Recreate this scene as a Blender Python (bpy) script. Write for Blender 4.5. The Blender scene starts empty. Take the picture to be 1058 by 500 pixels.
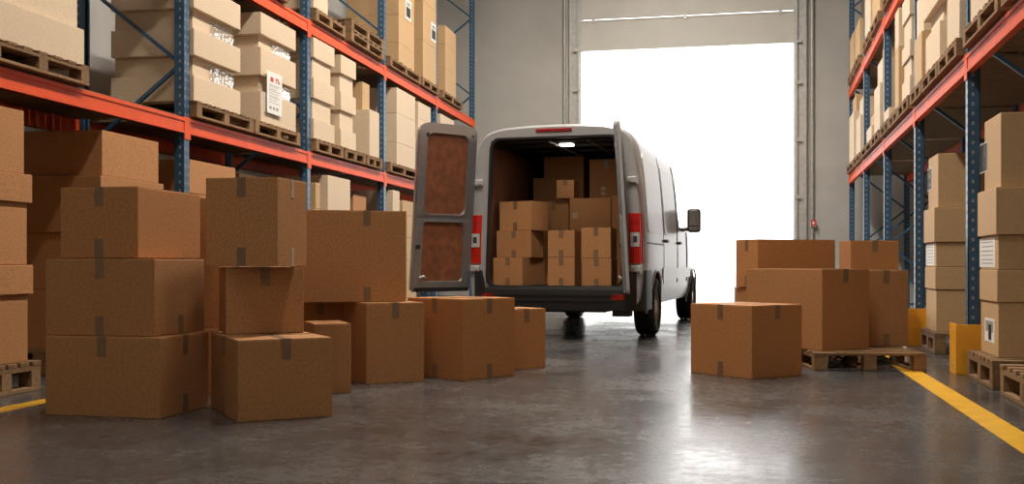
import bpy, bmesh, math, random
from mathutils import Vector, Matrix
random.seed(7)
C = bpy.context.scene.collection
R = math.radians
F, CX, HY, H = 1100.0, 529.0, 272.0, 0.86      # focal length in px, principal column, horizon row, eye height (m)
TH = R(12.1)                                    # the view is turned this far left of the hall axis (+Y)

def W(X, Z):                                    # (right, forward) seen from the eye -> world x, y
    return (X*math.cos(TH) - Z*math.sin(TH), X*math.sin(TH) + Z*math.cos(TH))

# ---------------------------------------------------------------- materials
def mat(name, col, rough=.6, metal=0., spec=.5, noise=None, bump=None, coat=0., emit=None, rvar=0.):
    m = bpy.data.materials.new(name); m.use_nodes = True
    nt = m.node_tree; b = nt.nodes['Principled BSDF']
    b.inputs['Base Color'].default_value = (*col, 1)
    b.inputs['Roughness'].default_value = rough
    b.inputs['Metallic'].default_value = metal
    b.inputs['Specular IOR Level'].default_value = spec
    b.inputs['Coat Weight'].default_value = coat
    b.inputs['Coat Roughness'].default_value = .05
    if emit:
        b.inputs['Emission Color'].default_value = (*emit[0], 1); b.inputs['Emission Strength'].default_value = emit[1]
    if noise or bump or rvar:
        tc = nt.nodes.new('ShaderNodeTexCoord'); mp = nt.nodes.new('ShaderNodeMapping')
        nt.links.new(tc.outputs['Object'], mp.inputs['Vector'])
    if noise:      # (scale, amount, detail, stretch xyz)
        sc, amt, det, st = noise
        mp.inputs['Scale'].default_value = st
        n = nt.nodes.new('ShaderNodeTexNoise'); n.inputs['Scale'].default_value = sc; n.inputs['Detail'].default_value = det
        nt.links.new(mp.outputs['Vector'], n.inputs['Vector'])
        r = nt.nodes.new('ShaderNodeValToRGB')
        r.color_ramp.elements[0].position = .3; r.color_ramp.elements[1].position = .7
        r.color_ramp.elements[0].color = (*[c*(1-amt) for c in col], 1)
        r.color_ramp.elements[1].color = (*[min(1, c*(1+amt)) for c in col], 1)
        nt.links.new(n.outputs['Fac'], r.inputs['Fac'])
        # each object gets its own slight tone
        oi = nt.nodes.new('ShaderNodeObjectInfo'); mr = nt.nodes.new('ShaderNodeMapRange')
        mr.inputs['To Min'].default_value = 1-amt*.5; mr.inputs['To Max'].default_value = 1+amt*.5
        nt.links.new(oi.outputs['Random'], mr.inputs['Value'])
        hs = nt.nodes.new('ShaderNodeHueSaturation'); nt.links.new(mr.outputs['Result'], hs.inputs['Value'])
        nt.links.new(r.outputs['Color'], hs.inputs['Color']); nt.links.new(hs.outputs['Color'], b.inputs['Base Color'])
    if rvar:
        n3 = nt.nodes.new('ShaderNodeTexNoise'); n3.inputs['Scale'].default_value = 1.3; n3.inputs['Detail'].default_value = 6
        nt.links.new(tc.outputs['Object'], n3.inputs['Vector'])
        m3 = nt.nodes.new('ShaderNodeMapRange'); m3.inputs['From Min'].default_value = .3; m3.inputs['From Max'].default_value = .7
        m3.inputs['To Min'].default_value = rough-rvar; m3.inputs['To Max'].default_value = rough+rvar
        nt.links.new(n3.outputs['Fac'], m3.inputs['Value']); nt.links.new(m3.outputs['Result'], b.inputs['Roughness'])
    if bump:       # (scale, strength)
        n2 = nt.nodes.new('ShaderNodeTexNoise'); n2.inputs['Scale'].default_value = bump[0]; n2.inputs['Detail'].default_value = 4
        nt.links.new(tc.outputs['Object'], n2.inputs['Vector'])
        bp = nt.nodes.new('ShaderNodeBump'); bp.inputs['Strength'].default_value = bump[1]; bp.inputs['Distance'].default_value = .01
        nt.links.new(n2.outputs['Fac'], bp.inputs['Height']); nt.links.new(bp.outputs['Normal'], b.inputs['Normal'])
    return m

M = {}
M['kraft'] = mat('kraft_cardboard', (.43, .205, .080), .75, noise=(70, .18, 6, (1, 1, 1)), bump=(35, .10), spec=.3)
M['kraft2'] = mat('orange_kraft_cardboard', (.45, .200, .070), .75, noise=(70, .18, 6, (1, 1, 1)), bump=(35, .10), spec=.3)
M['pale'] = mat('pale_cardboard', (.66, .52, .37), .7, noise=(40, .06, 4, (1, 1, 1)), bump=(30, .06), spec=.3)
M['tan'] = mat('tan_cardboard', (.52, .34, .175), .7, noise=(40, .06, 4, (1, 1, 1)), bump=(30, .06), spec=.3)
M['tape'] = mat('brown_packing_tape', (.22, .125, .064), .38, noise=(20, .06, 2, (1, 1, 1)))
M['tape_pale'] = mat('light_packing_tape', (.50, .38, .25), .35)
M['pallet'] = mat('pallet_wood', (.23, .135, .068), .8, noise=(9, .35, 6, (1, 8, 3)), bump=(60, .25), spec=.2)
M['deckwood'] = mat('shelf_boards_wood', (.20, .135, .08), .85, noise=(7, .35, 5, (1, 8, 1)), spec=.2)
M['blue'] = mat('blue_rack_paint', (.030, .085, .16), .42, noise=(8, .2, 4, (1, 1, 1)))
M['hole'] = mat('pale_slot_edges', (.26, .29, .32), .5)
M['orange'] = mat('orange_beam_paint', (.74, .088, .018), .55, spec=.25, noise=(6, .10, 4, (1, 1, 1)))
M['yellow'] = mat('yellow_floor_paint', (.78, .42, .025), .38, noise=(7, .14, 6, (1, 1, 1)))
M['guard'] = mat('yellow_guard_paint', (.80, .36, .02), .45, noise=(5, .10, 4, (1, 1, 1)))
M['wall'] = mat('concrete_wall', (.50, .49, .465), .85, noise=(1.1, .10, 8, (1, 1, 1)), bump=(12, .15), spec=.2)
M['ceil'] = mat('ceiling_sheet', (.35, .35, .34), .8)
M['steel'] = mat('galvanised_steel', (.50, .50, .48), .45, metal=.3, noise=(12, .12, 4, (1, 1, 1)))
M['doorpanel'] = mat('door_panel_paint', (.60, .59, .55), .5, noise=(2, .04, 3, (1, 1, 1)))
M['white'] = mat('silver_white_car_paint', (.37, .37, .375), .38, coat=.12, metal=.2)
M['doormetal'] = mat('grey_door_metal', (.34, .34, .35), .27, metal=.75, coat=.3)
M['black'] = mat('black_plastic', (.012, .012, .013), .45)
M['rubber'] = mat('tyre_rubber', (.010, .010, .011), .75, bump=(60, .3))
M['rim'] = mat('wheel_steel', (.40, .34, .26), .35, metal=.8)
M['ply'] = mat('brown_plywood', (.175, .058, .024), .5, noise=(14, .32, 9, (1, 1, 1)), bump=(20, .15))
M['cargo'] = mat('van_lining', (.17, .06, .028), .6, noise=(4, .3, 6, (1, 1, 1)))
M['dark'] = mat('dark_cargo_metal', (.03, .032, .035), .5)
M['red'] = mat('tail_light_red', (.50, .008, .006), .10, coat=1.)
M['dred'] = mat('dark_red_lens', (.28, .006, .008), .15, coat=1.)
M['lens'] = mat('clear_lens', (.48, .47, .45), .12, coat=1.)
M['glass'] = mat('tinted_glass', (.015, .017, .018), .05, coat=1.)
M['mirror'] = mat('mirror_glass', (.75, .75, .75), .03, metal=1.)
M['paper'] = mat('white_label_paper', (.78, .76, .73), .6)
M['ink'] = mat('black_print', (.015, .014, .014), .6)
M['redink'] = mat('red_print', (.55, .05, .04), .6)
M['inkgrey'] = mat('grey_print', (.30, .29, .28), .6)
M['out'] = mat('outside_concrete', (.72, .71, .69), .8, noise=(2, .04, 4, (1, 1, 1)))
M['lampglass'] = mat('lamp_diffuser', (.9, .9, .9), .5, emit=((1., .93, .82), 5.0))
M['lampbody'] = mat('fill_lamp_housing', (.5, .5, .5), .5)
M['sack'] = mat('brown_sack', (.42, .30, .19), .85, noise=(12, .2, 5, (1, 1, 1)), bump=(9, .8))

# polished concrete floor
def floor_mat():
    m = bpy.data.materials.new('polished_concrete'); m.use_nodes = True
    nt = m.node_tree; b = nt.nodes['Principled BSDF']; L = nt.links.new
    tc = nt.nodes.new('ShaderNodeTexCoord')
    def noise(s, d, rough=.6):
        n = nt.nodes.new('ShaderNodeTexNoise'); n.inputs['Scale'].default_value = s; n.inputs['Detail'].default_value = d
        n.inputs['Roughness'].default_value = rough; L(tc.outputs['Object'], n.inputs['Vector']); return n
    a = noise(.9, 10, .65); c = noise(14, 8, .7)
    mx = nt.nodes.new('ShaderNodeMix'); mx.data_type = 'FLOAT'; mx.inputs[0].default_value = .45
    L(a.outputs['Fac'], mx.inputs[2]); L(c.outputs['Fac'], mx.inputs[3])
    r = nt.nodes.new('ShaderNodeValToRGB')
    r.color_ramp.elements[0].position = .36; r.color_ramp.elements[1].position = .64
    r.color_ramp.elements[0].color = (.034, .032, .031, 1); r.color_ramp.elements[1].color = (.105, .099, .095, 1)
    L(mx.outputs[0], r.inputs['Fac']); L(r.outputs['Color'], b.inputs['Base Color'])
    rr = nt.nodes.new('ShaderNodeMapRange'); rr.inputs['From Min'].default_value = .35; rr.inputs['From Max'].default_value = .65
    rr.inputs['To Min'].default_value = .14; rr.inputs['To Max'].default_value = .36
    L(mx.outputs[0], rr.inputs['Value']); L(rr.outputs['Result'], b.inputs['Roughness'])
    bp = nt.nodes.new('ShaderNodeBump'); bp.inputs['Strength'].default_value = .12; bp.inputs['Distance'].default_value = .004
    e = noise(3.5, 5); L(e.outputs['Fac'], bp.inputs['Height']); L(bp.outputs['Normal'], b.inputs['Normal'])
    b.inputs['Specular IOR Level'].default_value = .6
    return m
M['floor'] = floor_mat()

# clear film
def film_mat():
    m = bpy.data.materials.new('clear_stretch_film'); m.use_nodes = True
    nt = m.node_tree; L = nt.links.new; out = nt.nodes['Material Output']
    nt.nodes.remove(nt.nodes['Principled BSDF'])
    t = nt.nodes.new('ShaderNodeBsdfTransparent'); g = nt.nodes.new('ShaderNodeBsdfGlossy'); g.inputs['Roughness'].default_value = .12
    mx = nt.nodes.new('ShaderNodeMixShader'); n = nt.nodes.new('ShaderNodeTexNoise'); n.inputs['Scale'].default_value = 4
    bp = nt.nodes.new('ShaderNodeBump'); bp.inputs['Strength'].default_value = .4; bp.inputs['Distance'].default_value = .03
    L(n.outputs['Fac'], bp.inputs['Height']); L(bp.outputs['Normal'], g.inputs['Normal'])
    mx.inputs[0].default_value = .38
    L(t.outputs[0], mx.inputs[1]); L(g.outputs[0], mx.inputs[2]); L(mx.outputs[0], out.inputs['Surface'])
    return m
M['film'] = film_mat()

# ---------------------------------------------------------------- mesh helpers
class MB:
    def __init__(s): s.v = []; s.f = []; s.mi = []; s.cur = 0
    def add(s, vs, fs):
        o = len(s.v); s.v += [tuple(p) for p in vs]; s.f += [[o+i for i in f] for f in fs]; s.mi += [s.cur]*len(fs); return s
    def box(s, x0, x1, y0, y1, z0, z1, b=0.):
        if b <= 0:
            return s.add([(x, y, z) for x in (x0, x1) for y in (y0, y1) for z in (z0, z1)],
                         [(0, 1, 3, 2), (4, 6, 7, 5), (0, 4, 5, 1), (2, 3, 7, 6), (0, 2, 6, 4), (1, 5, 7, 3)])
        bm = bmesh.new(); bmesh.ops.create_cube(bm, size=1)
        for v in bm.verts:
            v.co = ((x0+x1)/2+v.co.x*(x1-x0), (y0+y1)/2+v.co.y*(y1-y0), (z0+z1)/2+v.co.z*(z1-z0))
        bmesh.ops.bevel(bm, geom=list(bm.edges), offset=b, segments=2, affect='EDGES', profile=.5)
        bm.verts.index_update(); s.add([v.co[:] for v in bm.verts], [[v.index for v in f.verts] for f in bm.faces]); bm.free(); return s
    def bar(s, p, q, w, t=None, up=(0, 0, 1)):   # rectangular bar from p to q
        t = t or w; p = Vector(p); q = Vector(q); d = (q-p).normalized(); u = Vector(up)
        if abs(d.dot(u)) > .98: u = Vector((1, 0, 0))
        a = d.cross(u).normalized()*w/2; b = a.cross(d).normalized()*t/2
        vs = [p-a-b, p+a-b, p+a+b, p-a+b, q-a-b, q+a-b, q+a+b, q-a+b]
        return s.add(vs, [(3, 2, 1, 0), (4, 5, 6, 7), (0, 1, 5, 4), (1, 2, 6, 5), (2, 3, 7, 6), (3, 0, 4, 7)])
    def tube(s, pts, r, n=10, caps=True):
        pts = [Vector(p) for p in pts]; rings = []
        for i, p in enumerate(pts):
            d = (pts[min(i+1, len(pts)-1)]-pts[max(i-1, 0)]).normalized()
            u = Vector((0, 0, 1)) if abs(d.z) < .9 else Vector((1, 0, 0))
            a = d.cross(u).normalized(); b = a.cross(d)
            rings.append([p+(a*math.cos(2*math.pi*k/n)+b*math.sin(2*math.pi*k/n))*r for k in range(n)])
        return s.loft(rings, True, caps)
    def loft(s, rings, closed=True, caps=False):
        n = len(rings[0]); vs = [p for r in rings for p in r]; fs = []
        for i in range(len(rings)-1):
            for k in range(n if closed else n-1):
                j = (k+1) % n; fs.append((i*n+k, i*n+j, (i+1)*n+j, (i+1)*n+k))
        if caps: fs += [tuple(range(n))[::-1], tuple(range((len(rings)-1)*n, len(rings)*n))]
        return s.add(vs, fs)
    def lathe(s, prof, n=32, axis='y'):          # prof: (radius, offset along the axis), closed loop of rings
        rings = []
        for r, o in prof:
            ring = []
            for k in range(n):
                a = 2*math.pi*k/n
                ring.append((r*math.cos(a), o, r*math.sin(a)) if axis == 'y' else (r*math.cos(a), r*math.sin(a), o))
            rings.append(ring)
        return s.loft(rings, True, False)
    def build(s, name, ms, parent=None, smooth=False, loc=(0, 0, 0), rz=0., normals=True):
        me = bpy.data.meshes.new(name); me.from_pydata(s.v, [], s.f); me.update()
        if normals:
            bm = bmesh.new(); bm.from_mesh(me); bmesh.ops.recalc_face_normals(bm, faces=bm.faces); bm.to_mesh(me); bm.free()
        ms = ms if isinstance(ms, (list, tuple)) else [ms]
        for m in ms: me.materials.append(m)
        for p, i in zip(me.polygons, s.mi): p.material_index = i; p.use_smooth = smooth
        if smooth:
            try: me.set_sharp_from_angle(angle=R(35))
            except Exception: pass
        return link(name, me, parent, loc, rz)

def link(name, me, parent=None, loc=(0, 0, 0), rz=0.):
    o = bpy.data.objects.new(name, me); C.objects.link(o); o.parent = parent; o.location = loc; o.rotation_euler = (0, 0, rz); return o
def tag(o, label=None, cat=None, group=None, kind=None):
    if label: o['label'] = label
    if cat: o['category'] = cat
    if group: o['group'] = group
    if kind: o['kind'] = kind
    return o
def empty(name, loc, rz=0.):
    o = bpy.data.objects.new(name, None); C.objects.link(o); o.location = loc; o.rotation_euler = (0, 0, rz); o.empty_display_size = .1; return o

# ---------------------------------------------------------------- cardboard boxes
# local frame: near bottom corner at the origin, x to the right, y away, z up
def carton(loc, rz, w, d, h, label, m='kraft', tape='', group=None, tapem='tape', cat='box', tp=(.5, .5)):
    w, d, h = round(w, 4), round(d, 4), round(h, 4)
    b = MB()
    b.box(0, w, 0, d, .0, h-.004, .004)
    # two outer top flaps meeting in a seam along the longer side
    g = .003
    if w >= d:
        b.box(.002, w-.002, .002, d*tp[1]-g, h-.0045, h, 0); b.box(.002, w-.002, d*tp[1]+g, d-.002, h-.0045, h, 0)
    else:
        b.box(.002, w*tp[0]-g, .002, d-.002, h-.0045, h, 0); b.box(w*tp[0]+g, w-.002, .002, d-.002, h-.0045, h, 0)
    o = b.build('cardboard_box', M[m], None, loc=loc, rz=rz)
    tag(o, label, cat, group)
    tw, td, e = .055, min(.11, h*.28), .0016
    # 'f': tape over the seam that comes down the near (y=0) and far faces; 's': down the left and right faces
    def strap(axis, low):
        t = MB()
        c = (w*tp[0] if axis == 'f' else d*tp[1])
        zz = (h, h+e) if not low else (-.0, .0)
        if axis == 'f':
            if not low: t.box(c-tw/2, c+tw/2, -e, d+e, h, h+e)
            for y0, y1 in ((-e, 0), (d, d+e)): t.box(c-tw/2, c+tw/2, y0, y1, (h-td if not low else .001), (h if not low else td))
        else:
            if not low: t.box(-e, w+e, c-tw/2, c+tw/2, h, h+e)
            for x0, x1 in ((-e, 0), (w, w+e)): t.box(x0, x1, c-tw/2, c+tw/2, (h-td if not low else .001), (h if not low else td))
        if not low: t.build('packing_tape', M[tapem], o)
        else:
            for k in (0, 1):
                q = MB(); q.v = t.v[k*8:k*8+8]; q.f = [[i for i in f] for f in t.f[:6]]; q.mi = [0]*6; q.build('packing_tape', M[tapem], o)
    for ch in tape:
        if ch == 'f': strap('f', False)
        if ch == 's': strap('s', False)
        if ch == 'p':
            pw = .04
            for z0_, z1_ in ((h-td, h), (.001, td)):
                MB().box(w*.5-pw/2, w*.5+pw/2, -e, 0, z0_, z1_).build('pale_tape', M['tape_pale'], o)
        if ch == 'F': strap('f', True)
        if ch == 'S': strap('s', True)
    return o

def solve(x0, Z, xl, xr, al, w=None, d=None):   # near corner column, its distance, end columns of both faces, turn
    al = R(al); X = (x0-CX)/F*Z
    if w is None:
        u = (xr-CX)/F; w = (u*Z-X)/(math.cos(al)-u*math.sin(al))
    if d is None:
        u = (xl-CX)/F; d = (X-u*Z)/(math.sin(al)+u*math.cos(al))
    return X, Z, w, d, al
def floor_box(x0, Z, xl, xr, al, z0, z1, label, w=None, d=None, **k):
    X, Z, w, d, al = solve(x0, Z, xl, xr, al, w, d)
    x, y = W(X, Z)
    return carton((x, y, z0), al+TH, w, d, z1-z0, label, **k)
G1 = 'brown boxes stacked on the floor left of the van'
G2 = 'brown boxes on the floor and pallets right of the van'
EPS = .0022
# left, tower of three
floor_box(165, 5.876, 46.8, 215.6, 76, 0, .448, 'large brown box at the bottom of the three-box tower at far left', tape='sFf', group=G1)
floor_box(159.7, 5.94, 47.3, 211.3, 77, .448+EPS, .885, 'brown box in the middle of the three-box tower at far left', tape='sSF', group=G1)
floor_box(142.4, 6.02, 62.4, 207, 78.5, .885+2*EPS, 1.295, 'brown box on top of the three-box tower at far left', tape='sS', group=G1, m='kraft2')
# column behind, seen in the gap
floor_box(200, 6.95, None, 227, 8, 0, .435, 'low brown box standing behind the gap between the two front towers', d=.4, group=G1)
floor_box(201, 6.97, None, 226, 8, .435+EPS, 1.286, 'tall narrow brown box showing in the gap between the two front towers', d=.38, group=G1)
# second tower
floor_box(245.6, 5.744, 218, 343.4, 27, 0, .444, 'brown box on the floor under the second tower from the left, top partly bare', tape='fsS', group=G1)
floor_box(233.3, 6.2, 226, 314, 21, .444+EPS, .838, 'smaller brown box in the middle of the second tower from the left', d=.42, tape='f', group=G1, tapem='tape')
floor_box(286.8, 6.12, 212.5, 317, 77.5, .838+2*EPS, 1.357, 'big square brown box on top of the second tower, pale tape on its narrow side', tape='sSp', group=G1).name
# third cluster
floor_box(325, 6.99, 314, 362.8, 21, 0, .461, 'small brown box on the floor just right of the second tower', d=.40, tape='s', group=G1)
floor_box(378.4, 7.556, None, 438.4, 27, 0, .576, 'brown box on the floor carrying the right end of the widest box', d=.50, tape='f', group=G1)
floor_box(296, 8.13, None, 366, 8, 0, .576, 'shaded brown box behind the small one, carrying the left end of the widest box', d=.40, tape='f', group=G1, m='kraft2')
floor_box(311, 7.62, None, 420, 19, .576+EPS, 1.245, 'widest brown box, laid across two others left of the open van door', d=.52, tape='fF', group=G1, tp=(.62, .5))
floor_box(478.4, 7.77, 421, 532, 47, 0, .597, 'big brown box standing corner-on in front of the open left van door', tape='fFsS', group=G1, m='kraft2')
floor_box(524, 8.55, None, 563.7, 38, 0, .489, 'small brown box at the right end of the left row, below the van bumper', d=.35, tape='f', group=G1, m='kraft2')
# right group
floor_box(777, 7.88, 713.6, 828.6, 35, 0, .545, 'brown box standing alone on the floor, nearest the camera on the right', tape='fsS', group=G2, m='kraft2')
floor_box(849.4, 8.68, 771, 897.9, 26.6, .1465, .812, 'largest brown box on the floor pallets, corner turned to the camera', tape='f', group=G2)
floor_box(893.0, 9.13, None, 938.5, 4, .1465, .80, 'brown box at the right end of the floor pallet, beside the yellow post guard', d=.42, tape='fF', group=G2)
X5 = dict(w=.72, d=.44)
floor_box(783, 10.1, None, None, 18, 0, .628, 'brown box at the bottom behind the pallet boxes, mostly hidden', tape='f', group=G2, **X5)
floor_box(783, 10.1, 760, 863, 22, .63, 1.09, 'wide brown box on top at the back left of the pallet boxes', tape='sS', group=G2, m='kraft2')
floor_box(879, 10.4, None, None, 0, 0, .618, 'hidden brown box under the small rear one beside the rack', w=.46, d=.36, group=G2)
floor_box(879, 10.4, 867, 928.7, 0, .62, 1.083, 'smaller brown box on top at the back right of the pallet boxes', tape='f', group=G2, m='kraft2')

# ---------------------------------------------------------------- pallets
_pal = {}
def pallet(loc, rz, w, d, label, group=None):    # near corner at the origin
    key = (round(w, 2), round(d, 2))
    if key not in _pal:
        rnd = random.Random(hash(key) & 255)
        a = MB(); n = 7 if d >= .75 else 6
        gap = (d-n*.095)/(n-1)
        for i in range(n):
            y = i*(.095+gap); a.box(rnd.uniform(-.004, .004), w+rnd.uniform(-.004, .004), y, y+.095, .122, .144, .003)
        for x in (0, w/2-.05, w-.10): a.box(x, x+.10, .002, d-.002, .100, .122)
        bl = MB(); bl.box(-.05, .05, -.05, .05, .022, .100, .003)
        sk = MB(); sk.box(-.05, .05, 0, d, 0, .022, .003)
        _pal[key] = (a, bl, sk, {})
    a, bl, sk, cache = _pal[key]
    root = empty('wooden_pallet', loc, rz); tag(root, label, 'pallet', group)
    def part(nm, mb, l):
        if nm not in cache:
            o = mb.build(nm, M['pallet'], root, loc=l); cache[nm] = o.data; return o
        return link(nm, cache[nm], root, l)
    part('top_deck', a, (0, 0, 0))
    for i in range(3):
        x = .05+i*(w-.10)/2
        part('bottom_board', sk, (x, 0, 0))
        for j in range(3): part('pallet_block', bl, (x, .051+j*(d-.102)/2, 0))
    return root
GP = 'wooden pallets on the warehouse floor'
def fp(X, Z, al, w, d, label):
    x, y = W(X, Z); return pallet((x, y, .0018), R(al)+TH, w, d, label, GP)
fp(2.415, 8.50, -3, .88, 1.2, 'wooden pallet on the floor under the largest brown box, over the yellow line')
fp(1.72, 8.99, 0, .62, .80, 'wooden pallet almost hidden behind the lone box on the right')

# ---------------------------------------------------------------- racks
DL, DR = 4.5, 1.53
RL, RR_ = R(1.5), R(-1.25)         # small turns of both racks about the eye point
HL, HR = R(10.6), R(13.35)         # headings seen from the camera
def sL(px, D=4.455):
    u = (px-CX)/F; c, s = math.cos(HL), math.sin(HL); return D*(c+u*s)/(s-u*c)
def sR(px, D=1.485):
    u = (px-CX)/F; c, s = math.cos(HR), math.sin(HR); return D*(c+u*s)/(u*c-s)
def rackW(side, s, d):             # along, outward distance from the hall axis -> world
    a = RL if side == 'L' else RR_
    x = -d if side == 'L' else d
    return (x*math.cos(a)-s*math.sin(a), x*math.sin(a)+s*math.cos(a))

def rack(side, s0, bays, bay, D, levels, top, label):
    root = empty('pallet_rack', (0, 0, 0), RL if side == 'L' else RR_)
    tag(root, label, 'rack', 'pallet racks along both sides')
    sg = -1 if side == 'L' else 1
    dep = 1.05
    # perforated upright: folded channel with slot marks on the aisle side
    post = MB(); pw = .10; pd = .09
    post.box(-pw/2, pw/2, 0, .006, 0, top); post.box(-pw/2, -pw/2+.006, 0, pd, 0, top); post.box(pw/2-.006, pw/2, 0, pd, 0, top)
    post.box(-pw/2, -pw/2+.03, pd-.006, pd, 0, top); post.box(pw/2-.03, pw/2, pd-.006, pd, 0, top)
    post.box(-.07, .07, -.02, pd+.02, 0, .008)
    post.cur = 1
    z = .12
    while z < top-.05:
        for x in (-.026, .026): post.box(x-.007, x+.007, -.0015, .0, z, z+.026)
        for x0, x1 in ((-pw/2-.0015, -pw/2), (pw/2, pw/2+.0015)): post.box(x0, x1, .028, .046, z+.01, z+.036)
        z += .075
    def place(mb_or_me, nm, x, y, flip):
        o = link(nm, mb_or_me, root, (x, y, 0)); o.rotation_euler = (0, 0, (R(90) if sg < 0 else R(-90)) + (math.pi if flip else 0)); return o
    tmp = post.build('upright_post', [M['blue'], M['hole']], root); me = tmp.data
    bpy.data.objects.remove(tmp)
    S = [s0+i*bay for i in range(bays+1)]
    for s in S:
        place(me, 'upright_post', sg*D, s, False)
        place(me, 'upright_post', sg*(D+dep), s, True)
        xa, xb = sg*(D+.05), sg*(D+dep-.05)
        z = .35; k = 0; zs = .62 if True else .7
        b = MB(); b.bar((xa, s, .22), (xb, s, .22), .04, .03)
        b.bar((xa, s, top-.2), (xb, s, top-.2), .04, .03); b.build('cross_brace', M['blue'], root)
        while z+.75 < top-.2:
            b = MB()
            p, q = ((xb, s, z), (xa, s, z+.75)) if k % 2 == 0 else ((xa, s, z), (xb, s, z+.75))
            b.bar(p, q, .035, .03); b.build('diagonal_brace', M['blue'], root)
            z += .75; k += 1
    for i in range(bays):
        a, b_ = S[i]+.05, S[i+1]-.05
        for (zb, zt) in levels:
            for dd, out in ((0, True), (dep, False)):
                m = MB()
                x0, x1 = sorted((sg*(D+dd-(.004 if out else 0)), sg*(D+dd+(.046 if out else .05))))
                if not out: x0, x1 = sorted((sg*(D+dep-.05), sg*(D+dep)))
                m.box(x0, x1, a, b_, zb, zt, .006)
                # lower lip rib and end plates
                xr = sg*(D-.012) if out else sg*(D+dep)
                m.box(min(xr, x0), max(xr, x0) if out else x1, a, b_, zb, zb+.022, 0)
                m.box(min(xr, x0), max(xr, x0) if out else x1, a, b_, zt-.03, zt, 0)
                for e in (S[i], S[i+1]-.055):
                    m.box(*sorted((sg*(D-.010), sg*(D-.004))) if out else (x0, x1), e, e+.055, zb-.05, zt+.01)
                m.build('rack_beam', M['orange'], root)
            dk = MB(); y = a+.04
            while y < b_-.1:
                dk.box(*sorted((sg*(D+.03), sg*(D+dep-.03))), y, y+.10, zt, zt+.018); y += .107
            dk.build('shelf_deck', M['deckwood'], root)
    return root
LV_L = [(1.99, 2.125), (3.48, 3.62)]
LV_R = [(2.335, 2.475), (3.93, 4.07)]
rack('L', 5.74, 5, 2.87, DL, LV_L, 7.2, 'long blue and orange pallet rack along the left side of the hall')
rack('L', 2.86, 1, 2.87, DL, LV_L, 7.2, 'x') if False else None
rack('R', 5.93, 5, 2.95, DR, LV_R, 7.2, 'long blue and orange pallet rack along the right side of the hall')

# yellow post guards
def guard(s, label):
    x, y = rackW('R', s, DR); root = None
    m = MB(); h = .39
    # U-shaped steel plate wrapped round the foot of the post
    m.box(-.10, -.09, -.12, .16, 0, h, .002); m.box(-.10, .13, -.13, -.118, 0, h, .002); m.box(-.10, -.045, -.13, -.10, 0, .012)
    m.box(.06, .13, -.16, -.13, 0, .012)
    o = m.build('post_guard', M['guard'], None, loc=(x, y, .0), rz=RR_)
    tag(o, label, 'post guard', 'yellow guards at the feet of the right rack')
    b = MB()
    for zz in (.08, .34): b.tube([(-.104, -.02, zz), (-.099, -.02, zz)], .012, 8)
    b.build('bolt', M['steel'], o)
guard(8.88, 'yellow steel guard at the foot of the nearer right rack post')
guard(11.83, 'yellow steel guard at the foot of the second right rack post, beside the boxes')

# ---------------------------------------------------------------- loads on the racks
ORD = {1: ['only'], 2: ['bottom', 'top'], 3: ['bottom', 'middle', 'top'],
       4: ['bottom', 'second', 'third', 'top'], 5: ['bottom', 'second', 'third', 'fourth', 'top'],
       6: ['bottom', 'second', 'third', 'fourth', 'fifth', 'top']}
labels_on = []
def stack(side, level, s0, s1, layers, where, pal=None, m='pale', front=None, depth=.8, dw=None, grp=None, nopal=False, palfront=None):
    """layers: heights, or (height, extra at both ends, set back, material)."""
    base = {0: 0., 1: (LV_L if side == 'L' else LV_R)[0][1]+.022, 2: (LV_L if side == 'L' else LV_R)[1][1]+.022}[level]
    D = (DL if side == 'L' else DR)
    # keep clear of the posts and of the shelf above
    P0, PB = (5.74, 2.87) if side == 'L' else (5.93, 2.95)
    k = math.floor(((s0+s1)/2-P0)/PB); lo, hi = P0+k*PB+.075, P0+(k+1)*PB-.075
    cl = lambda v: min(max(v, lo), hi)
    s0, s1 = cl(s0), cl(s1)
    if pal: pal = (cl(pal[0]), cl(pal[1]))
    else: pal = (cl(s0-.04), cl(s1+.04))
    room = {0: 1.73, 1: (1.16 if side == 'L' else 1.25), 2: 9}[level]
    tot = sum((l[0] if isinstance(l, tuple) else l)+EPS for l in layers)
    hk = min(1., room/tot)
    fr = D-.06 if front is None else D+front
    a = RL if side == 'L' else RR_
    def put(sa, d_near, w, d):   # near corner of an item whose local x runs outward
        if side == 'L': p = rackW('L', sa, d_near+d); return p      # local x -> +x world (towards aisle)
        return rackW('R', sa, d_near)
    z = base
    if not nopal:
        p0, p1 = pal if pal else (s0-.04, s1+.04)
        wd = 1.05 if depth >= .8 else .8
        x, y = put(p0, fr if palfront is None else D+palfront, None, wd)
        pr_ = pallet((x, y, z), a, wd, p1-p0, 'pallet under ' + where, 'pallets on the ' + ('left' if side == 'L' else 'right') + ' rack')
        if level == 0: pr_.scale = (1, 1, 1.4)          # the pallets on the floor are taller ones
        z += .1445 if level else .2025
    out = []
    n = len(layers)
    for i, ly in enumerate(layers):
        if not isinstance(ly, tuple): ly = (ly, 0, 0, None)
        h, ext, sb, mm = ly; h *= hk
        sa, sb_ = cl(s0-ext), cl(s1+ext)
        d = depth-sb
        x, y = put(sa, fr+.03+sb, None, d)
        nm = ORD[n][i] if n > 1 else ''
        wh = where if n > 1 else where
        lab = (nm + ' box of ' + where) if n > 1 else where
        o = carton((x, y, z), a, d, sb_-sa, h, lab, m=mm or m, group=grp or ('boxes stacked on the ' + ('left' if side == 'L' else 'right') + ' rack'))
        out.append(o); z += h+EPS
    return out, z

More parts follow.
